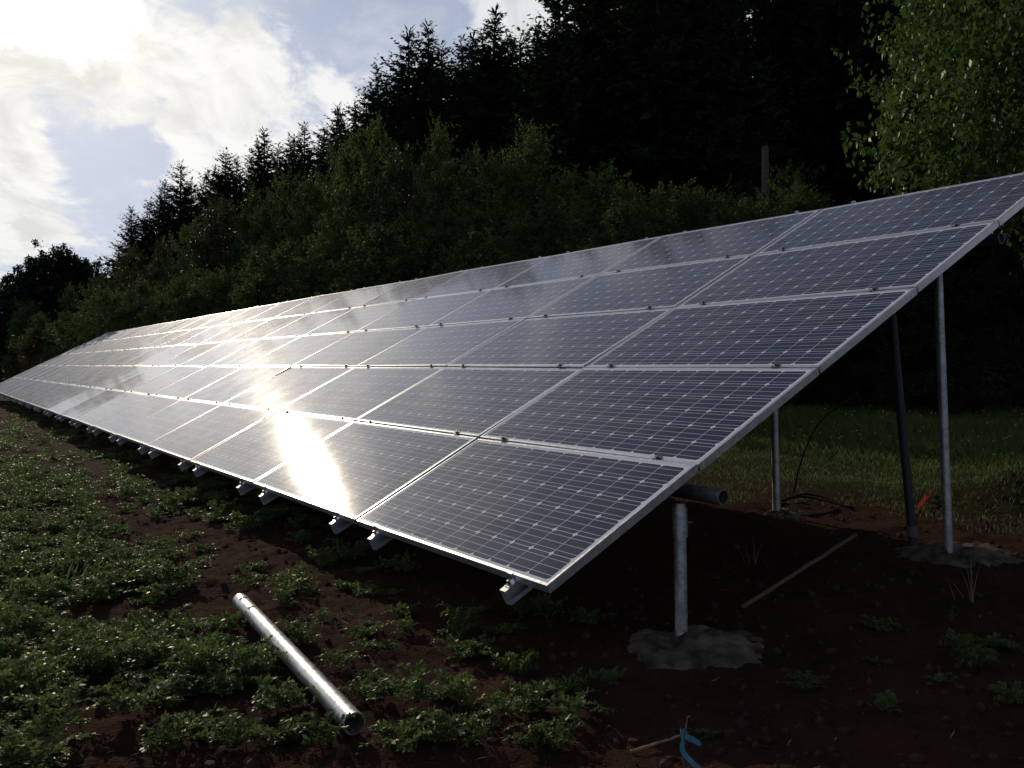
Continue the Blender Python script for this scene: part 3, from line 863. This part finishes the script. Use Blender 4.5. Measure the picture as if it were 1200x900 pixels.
# conifers seen against the sky, left to right
SKY = [(126, 312, 66, 1.0), (152, 240, 65, 1.0), (168, 232, 62, .9), (190, 210, 63, .85), (208, 192, 60, 1.05), (230, 199, 61, .85), (257, 174, 57, .9), (273, 182, 59, .8), (292, 166, 55, .85),
       (311, 152, 53, 1.0), (337, 160, 54, .8), (357, 143, 50, .9), (388, 121, 47, .95), (420, 128, 46, 1.0), (433, 104, 45, .9), (446, 78, 45, .9), (476, 29, 42, 1.05), (509, 28, 41, .95), (538, 48, 42, .8), (568, 11, 39, 1.15), (598, 36, 41, .8), (622, 28, 38, .9), (648, 20, 39, .8)]
for i, (px, py, dp, wx) in enumerate(SKY):
    o = place_tree(mk_conifer(i % 4), px, py, dp, 18., wx * 1.35)
    tag(o, f'dark spiky conifer on the skyline, {ORD[i] if i < 19 else ["twentieth", "twenty-first", "twenty-second", "twenty-third"][i - 19]} treetop from the left', 'conifer', 'conifers along the skyline')
# deep dark forest to the right, tops out of frame
n_in = 0
for i in range(26):
    dp = [30, 33, 36, 40][i % 4] + random.uniform(-1.2, 1.2); px = 672 + i * 26 + random.uniform(-10, 10)
    if px > 1330: continue
    o = place_tree(mk_conifer((i * 3 + 1) % 4), px, -60 - random.uniform(0, 90) - (dp - 30) * 3, dp, 18., random.uniform(.95, 1.25)); n_in += 1
    tag(o, 'tall dark conifer merging into the black forest at the upper right', 'conifer', 'conifers in the dark forest')
for i in range(32):                                 # second rank, closing the gaps lower down
    px = 130 + i * 24 + random.uniform(-8, 8) if i < 24 else 740 + (i - 24) * 60; dp = np.interp(px, [150, 450, 700, 1200], [72, 52, 44, 42]) + random.uniform(-1, 1)
    py = np.interp(px, [120, 150, 208, 310, 388, 440, 476, 560, 620, 680, 720], [310, 262, 222, 178, 148, 100, 62, 44, 50, 20, -40]) - 6
    o = place_tree(mk_conifer((i * 5 + 2) % 4), px, py, dp, 18., 1.25)
    tag(o, 'dark conifer filling the second rank of the forest behind the front trees', 'conifer', 'conifers in the second rank')

# round dark trees at the far left
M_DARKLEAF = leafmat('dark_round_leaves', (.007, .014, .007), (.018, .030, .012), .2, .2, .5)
def mk_round(i):
    spec = [(61, 9., 5.0, 60000, .21, .03, 300, .1, .36, 70, .55), (62, 9., 4.2, 54000, .21, .03, 280, .1, .40, 70, .55)][i]
    def f():
        Q, cl = broad_mesh(*spec); r = empty('round_tree'); quads_obj('crown', Q, M_DARKLEAF, r)
        trunk_mb(7.0, .22, .025, spec[0], cl, 18).build('trunk', M_BARK, r, True); return r
    return SP.get(('r', i), f)
LEFT = [(60, 304, 60, 1.0, 1, 'big round dark tree at the far left against the sky'), (14, 340, 58, .9, 0, 'dark round tree at the left edge, lower than the big one'), (100, 322, 62, .75, 0, 'smaller dark round tree between the big round one and the conifers'),
        (-50, 345, 60, .8, 0, 'dark round tree cut off by the left picture edge')]
for i, (px, py, dp, wx, v, lab) in enumerate(LEFT):
    o = place_tree(mk_round(v), px, py, dp, 9., wx); tag(o, lab, 'tree', 'round dark trees at the far left')
# belt of leafy trees and shrubs in front of the conifers
BELT = [(28, 352, 52, .85), (78, 345, 50, .8), (112, 322, 50, .75), (150, 291, 49, .8), (186, 284, 47, .8), (222, 262, 45, .75), (256, 236, 43, .75), (292, 229, 41, .72), (330, 208, 39, .7), (370, 194, 36, .75), (402, 186, 34, .7),
        (436, 154, 32, .78), (474, 172, 30, .8), (512, 165, 28.5, .8), (552, 172, 27, .9), (590, 176, 26, .9), (624, 176, 25, .95), (664, 196, 24, 1.0), (704, 205, 23, 1.05), (742, 222, 22, 1.1), (780, 226, 21.5, 1.1), (822, 230, 21, 1.15), (866, 236, 20.5, 1.2), (925, 205, 20, 1.0), (968, 232, 19.5, 1.1)]
for i, (px, py, dp, wx) in enumerate(BELT):
    olive = i in (3, 4, 6, 12)
    o = place_tree(mk_broad(i % 3, M_OLIVE if olive else M_LEAF, 'o' if olive else 'b'), px, py + [0, -9, 8, -3, 12][i % 5] * 24 / dp, dp, 9., wx * [1, .85, 1.05, .9][i % 4])
    tag(o, f'{"olive" if olive else "green"} leafy tree in the belt behind the panels, {(ORD + ["twentieth", "twenty-first", "twenty-second", "twenty-third", "twenty-fourth", "twenty-fifth"])[i]} from the left', 'tree', 'leafy trees in a belt behind the panels')
# low shrubs along the foot of the belt
for i in range(22):
    px = 40 + i * 43 + random.uniform(-10, 10); dp = np.interp(px, [0, 400, 700, 950], [46, 31, 21.5, 18.5]) - 1.0
    top = np.interp(px, [0, 120, 250, 480, 640, 960], [400, 345, 310, 265, 245, 232]) + random.uniform(-8, 10)
    o = place_tree(mk_broad((i + 1) % 3), px, top, dp, 9., 1.3); 
    for ch in o.children: ch.name = ch.name
    o.name = 'shrub'
    tag(o, 'low dark green shrub at the foot of the leafy trees, just above the panel edge', 'shrub', 'shrubs along the foot of the trees')
def rusty(px, py, dp, wx, lab):
    def f():
        Q, cl = broad_mesh(77, 5., 1.7, 6000, .13, .1, 40, .2, .6); r = empty('rusty_shrub'); quads_obj('crown', Q, M_ORLEAF, r)
        trunk_mb(4.3, .06, .02, 5, cl, 10).build('stem', M_BARK, r, True); return r
    o = place_tree(SP.get('rust', f), px, py, dp, 5., wx); tag(o, lab, 'shrub', 'rusty shrubs at the far left')
rusty(58, 384, 43.5, .9, 'taller rusty brown shrub behind the far end of the array')
rusty(33, 398, 43, .8, 'lower rusty brown shrub left of the taller rusty one')
# broken trunk among the dark conifers
def snag():
    x = at_depth(903, 21.5); zb = gz(x, 21.5); d = ray(903, 172); zt = CAM_H + d.z / d.y * 21.5
    r = empty('broken_trunk', (x, 21.5, zb)); h = zt - zb
    m = MB(); m.tube([(0, 0, -.3), (.02, 0, h * .4), (-.02, 0, h * .8), (.0, 0, h)], [.12, .11, .095, .08], 11); m.tube([(.03, 0, h - .05), (.045, 0, h + .09)], [.03, .008], 6)
    m.build('trunk', M_PALEBARK, r, True)
    m = MB(); m.tube([(0, 0, h * .82), (.35, -.1, h * .9)], [.035, .01], 6); m.build('branch_stub', M_PALEBARK, r)
    tag(r, 'pale broken tree trunk standing in front of the black forest', 'tree trunk')
snag()
# the big leafy tree at the right
def big_tree():
    H = 11.; r = empty('broadleaf_tree', (8.7, 12.6, gz(8.7, 12.6)))
    Q, cl = broad_mesh(91, H, 3.6, 105000, .105, .30, 250, .75, .62, 42, .85)
    quads_obj('crown', Q, M_MAPLE, r)
    trunk_mb(H * .9, .17, .05, 4, cl, 34).build('trunk', M_PALEBARK, r, True)
    tag(r, 'big glossy bright green broadleaf tree above the right end of the array', 'tree')
big_tree()
def big_tree2():
    H = 10.; r = empty('broadleaf_tree', (12.4, 13.6, gz(12.4, 13.6)))
    Q, cl = broad_mesh(92, H, 3.4, 55000, .105, .25, 160, .7, .55, 42, .85)
    quads_obj('crown', Q, M_MAPLE, r); trunk_mb(H * .9, .16, .05, 6, cl, 30).build('trunk', M_PALEBARK, r, True)
    tag(r, 'glossy green broadleaf tree cut off by the right picture edge', 'tree')
big_tree2()
# dark undergrowth seen under the array's right end
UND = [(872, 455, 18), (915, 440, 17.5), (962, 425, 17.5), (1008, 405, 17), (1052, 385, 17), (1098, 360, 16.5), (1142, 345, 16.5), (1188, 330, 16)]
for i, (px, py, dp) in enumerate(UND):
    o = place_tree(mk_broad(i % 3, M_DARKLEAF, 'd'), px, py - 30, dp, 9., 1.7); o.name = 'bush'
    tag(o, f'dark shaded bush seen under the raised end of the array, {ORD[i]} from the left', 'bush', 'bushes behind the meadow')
# ferns at the meadow edge
def fern(seed, n=11, L=.75):
    g = np.random.default_rng(seed); Q = []
    for s in range(n):
        a = 6.28 * s / n + g.normal(0, .2); d = np.array([math.cos(a), math.sin(a), 0]); sd = np.array([-d[1], d[0], 0]); ll = L * g.uniform(.7, 1.15)
        for k2 in range(16):
            t = (k2 + 1) / 16.; P = d * ll * t * .85 + np.array([0, 0, ll * (1.15 * t - .95 * t * t)]); wl = .16 * math.sin(math.pi * min(1, t * .9 + .1)) + .02
            for sg in (-1, 1):
                dv = sd * sg + d * .35 + np.array([0, 0, -.15]); Q.append([P, P + dv * wl * .5 + d * .018, P + dv * wl, P + dv * wl * .5 - d * .018])
    return np.array(Q)
fmesh = None
for i, (px, py, s, lab) in enumerate([(968, 486, 1.0, 'pale fern at the left of the meadow edge'), (1015, 487, 1.15, 'larger pale fern at the meadow edge left of the dark conduit'), (1150, 478, .9, 'dim fern at the meadow edge behind the tall post')]):
    g0 = ground_at(px, py)
    if fmesh is None: fmesh = quads_obj('fern', fern(4), M_GRASS); o = fmesh
    else: o = fmesh.copy(); COL.objects.link(o)
    o.location = g0; o.rotation_euler = (0, 0, i * 1.3); o.scale = (s, s, s); tag(o, lab, 'fern', 'ferns at the meadow edge')
# dry stalks by the footings
for px, py, h, lab in [(882, 660, .22, 'thin dry weed stalk in the shade behind the near post'), (1135, 712, .32, 'tall thin dry stalk in front of the right footing')]:
    g0 = ground_at(px, py); o = tuft('dry_stalk', g0, 7, h, .10, M_STRAW, px, .004); tag(o, lab, 'stalk', 'dry stalks on the soil')

# ------------------------------------------------------------------ camera
cam = bpy.data.cameras.new('camera'); co = link(bpy.data.objects.new('camera', cam))
cam.sensor_width = 36; cam.lens = F_PX / 1200 * 36; cam.clip_end = 3000; cam.clip_start = .05
co.location = (0, 0, CAM_H); co.rotation_euler = (math.pi / 2 + PITCH, 0, 0)
sc.camera = co

# ------------------------------------------------------------------ sun and sky
SUN = ray(60, -30).normalized()
EL = math.asin(SUN.z); AZ_ = math.atan2(SUN.x, SUN.y)
sl = bpy.data.lights.new('sun', 'SUN'); sl.energy = 2.9; sl.angle = R(.5); sl.color = (1, .84, .62)
so = link(bpy.data.objects.new('sun', sl)); so.rotation_euler = (-SUN).to_track_quat('-Z', 'Y').to_euler()

wd = bpy.data.worlds.new('World'); sc.world = wd; wd.use_nodes = True
nt = wd.node_tree; g = NT(nt); bg = nt.nodes['Background']
sky = g.n('ShaderNodeTexSky', sky_type='NISHITA'); sky.sun_disc = False; sky.sun_elevation = EL; sky.sun_rotation = AZ_
sky.altitude = 0; sky.air_density = 1.0; sky.dust_density = 1.0; sky.ozone_density = 1.0
STR = .10
D = g.n('ShaderNodeTexCoord').outputs['Generated']
sp3 = g.n('ShaderNodeSeparateXYZ'); nt.links.new(D, sp3.inputs[0])
zz = g.m('ADD', g.m('MAXIMUM', sp3.outputs[2], 0), .22)
pv = g.n('ShaderNodeCombineXYZ'); g.set(pv.inputs[0], g.m('DIVIDE', sp3.outputs[0], zz)); g.set(pv.inputs[1], g.m('DIVIDE', sp3.outputs[1], zz))
P2 = pv.outputs[0]
sd = g.m('MAXIMUM', g.v('DOT_PRODUCT', D, tuple(SUN)), 0)
def lobe(k): return g.m('POWER', sd, k)
n_big = g.noise(g.v('MULTIPLY', P2, (1, .75, 1)), 4.6, 10, .60, .6)
n_fin = g.noise(g.v('ADD', P2, (3.1, 1.7, 0)), 9, 8, .62, .4)
def blob(px, py, rad):                              # cloud bank around a direction of the sky
    d = ray(px, py).normalized(); c = g.v('DOT_PRODUCT', D, tuple(d)); return g.mapr(c, math.cos(rad), math.cos(rad * .25), 0, 1)
cov = g.m('ADD', g.m('MULTIPLY', blob(190, 125, .13), .10), g.m('MULTIPLY', blob(650, 0, .10), .16))
cov = g.m('ADD', cov, g.m('MULTIPLY', blob(0, 215, .10), .12))
cov = g.m('ADD', cov, g.m('MULTIPLY', blob(30, 60, .14), .10))
cov = g.m('ADD', cov, g.m('MULTIPLY', blob(340, 120, .10), .11))
cov = g.m('SUBTRACT', cov, g.m('MULTIPLY', blob(440, 15, .10), .14))
cov = g.m('SUBTRACT', cov, g.m('MULTIPLY', blob(130, 200, .08), .16))
den = g.m('ADD', g.m('ADD', g.m('MULTIPLY', n_big, .60), g.m('MULTIPLY', n_fin, .40)), cov)
mask = g.m('MULTIPLY', g.mapr(den, .47, .60), g.mapr(sp3.outputs[2], .46, .72, 1, .2))
n_mid = g.noise(g.v('ADD', g.v('MULTIPLY', P2, (1, .7, 1)), (7.3, 2.9, 0)), 5.5, 9, .62, .6)
core = g.mapr(n_mid, .44, .66)
l1, l2, l3 = lobe(18), lobe(140), lobe(1400)
front = g.m('MULTIPLY', g.mapr(g.v('DOT_PRODUCT', D, tuple(SUN)), -.3, .75, .55, 1.0), g.mapr(sp3.outputs[2], .42, .72, 1, .22))       # clouds on the sun's side are bright, those opposite dull
lum = g.m('ADD', .86, g.m('MULTIPLY', l1, .20))
lum = g.m('MULTIPLY', lum, g.m('SUBTRACT', 1, g.m('MULTIPLY', core, .21)))
lum = g.m('MULTIPLY', lum, front)
warm = g.mix(g.m('MULTIPLY', l1, .9), (.93, .95, 1, 1), (1, .975, .90, 1))
vm = g.n('ShaderNodeVectorMath', operation='SCALE'); nt.links.new(warm, vm.inputs[0]); g.set(vm.inputs['Scale'], g.m('DIVIDE', lum, STR))
skyc = g.v('MULTIPLY', sky.outputs[0], (.36, .42, .52))
vl = g.n('ShaderNodeVectorMath', operation='SCALE'); vl.inputs[0].default_value = (5.0, 5.7, 7.3); g.set(vl.inputs['Scale'], front)
veil = g.mix(g.mapr(sp3.outputs[2], .42, .72, .62, .25), skyc, vl.outputs[0])
vl2 = g.n('ShaderNodeVectorMath', operation='SCALE'); vl2.inputs[0].default_value = (7.6, 7.8, 8.4); g.set(vl2.inputs['Scale'], front)
veil = g.mix(g.m('MULTIPLY', g.mapr(g.m('ADD', g.m('MULTIPLY', n_mid, .6), g.m('MULTIPLY', n_fin, .4)), .42, .66), .55), veil, vl2.outputs[0])
veil = g.mix(g.m('MULTIPLY', l2, .7), veil, (8.5, 8.4, 8.0, 1))
mixed = g.mix(mask, veil, vm.outputs[0])
# the veiled sun: a ragged bright patch in thin cloud
sdn = g.m('ADD', sd, g.m('MULTIPLY', g.m('SUBTRACT', n_fin, .5), .012))
glow = g.m('DIVIDE', g.m('ADD', g.m('MULTIPLY', g.mapr(sdn, math.cos(.088), math.cos(.050)), .55), g.m('MULTIPLY', l3, .3)), STR)
gl = g.n('ShaderNodeVectorMath', operation='SCALE'); gl.inputs[0].default_value = (1, .93, .80); g.set(gl.inputs['Scale'], glow)
tot = g.v('ADD', mixed, gl.outputs[0])
nt.links.new(tot, bg.inputs['Color']); bg.inputs['Strength'].default_value = .15

vs = sc.view_settings; vs.view_transform = 'Standard'; vs.look = 'None'; vs.exposure = -.585; vs.gamma = 1; vs.use_curve_mapping = False
sc.render.engine = 'CYCLES'
cy = sc.cycles; cy.use_denoising = True; cy.denoiser = 'OPENIMAGEDENOISE'; cy.max_bounces = 6; cy.transparent_max_bounces = 4
cy.diffuse_bounces = 2; cy.glossy_bounces = 3; cy.transmission_bounces = 2; cy.sample_clamp_indirect = 4
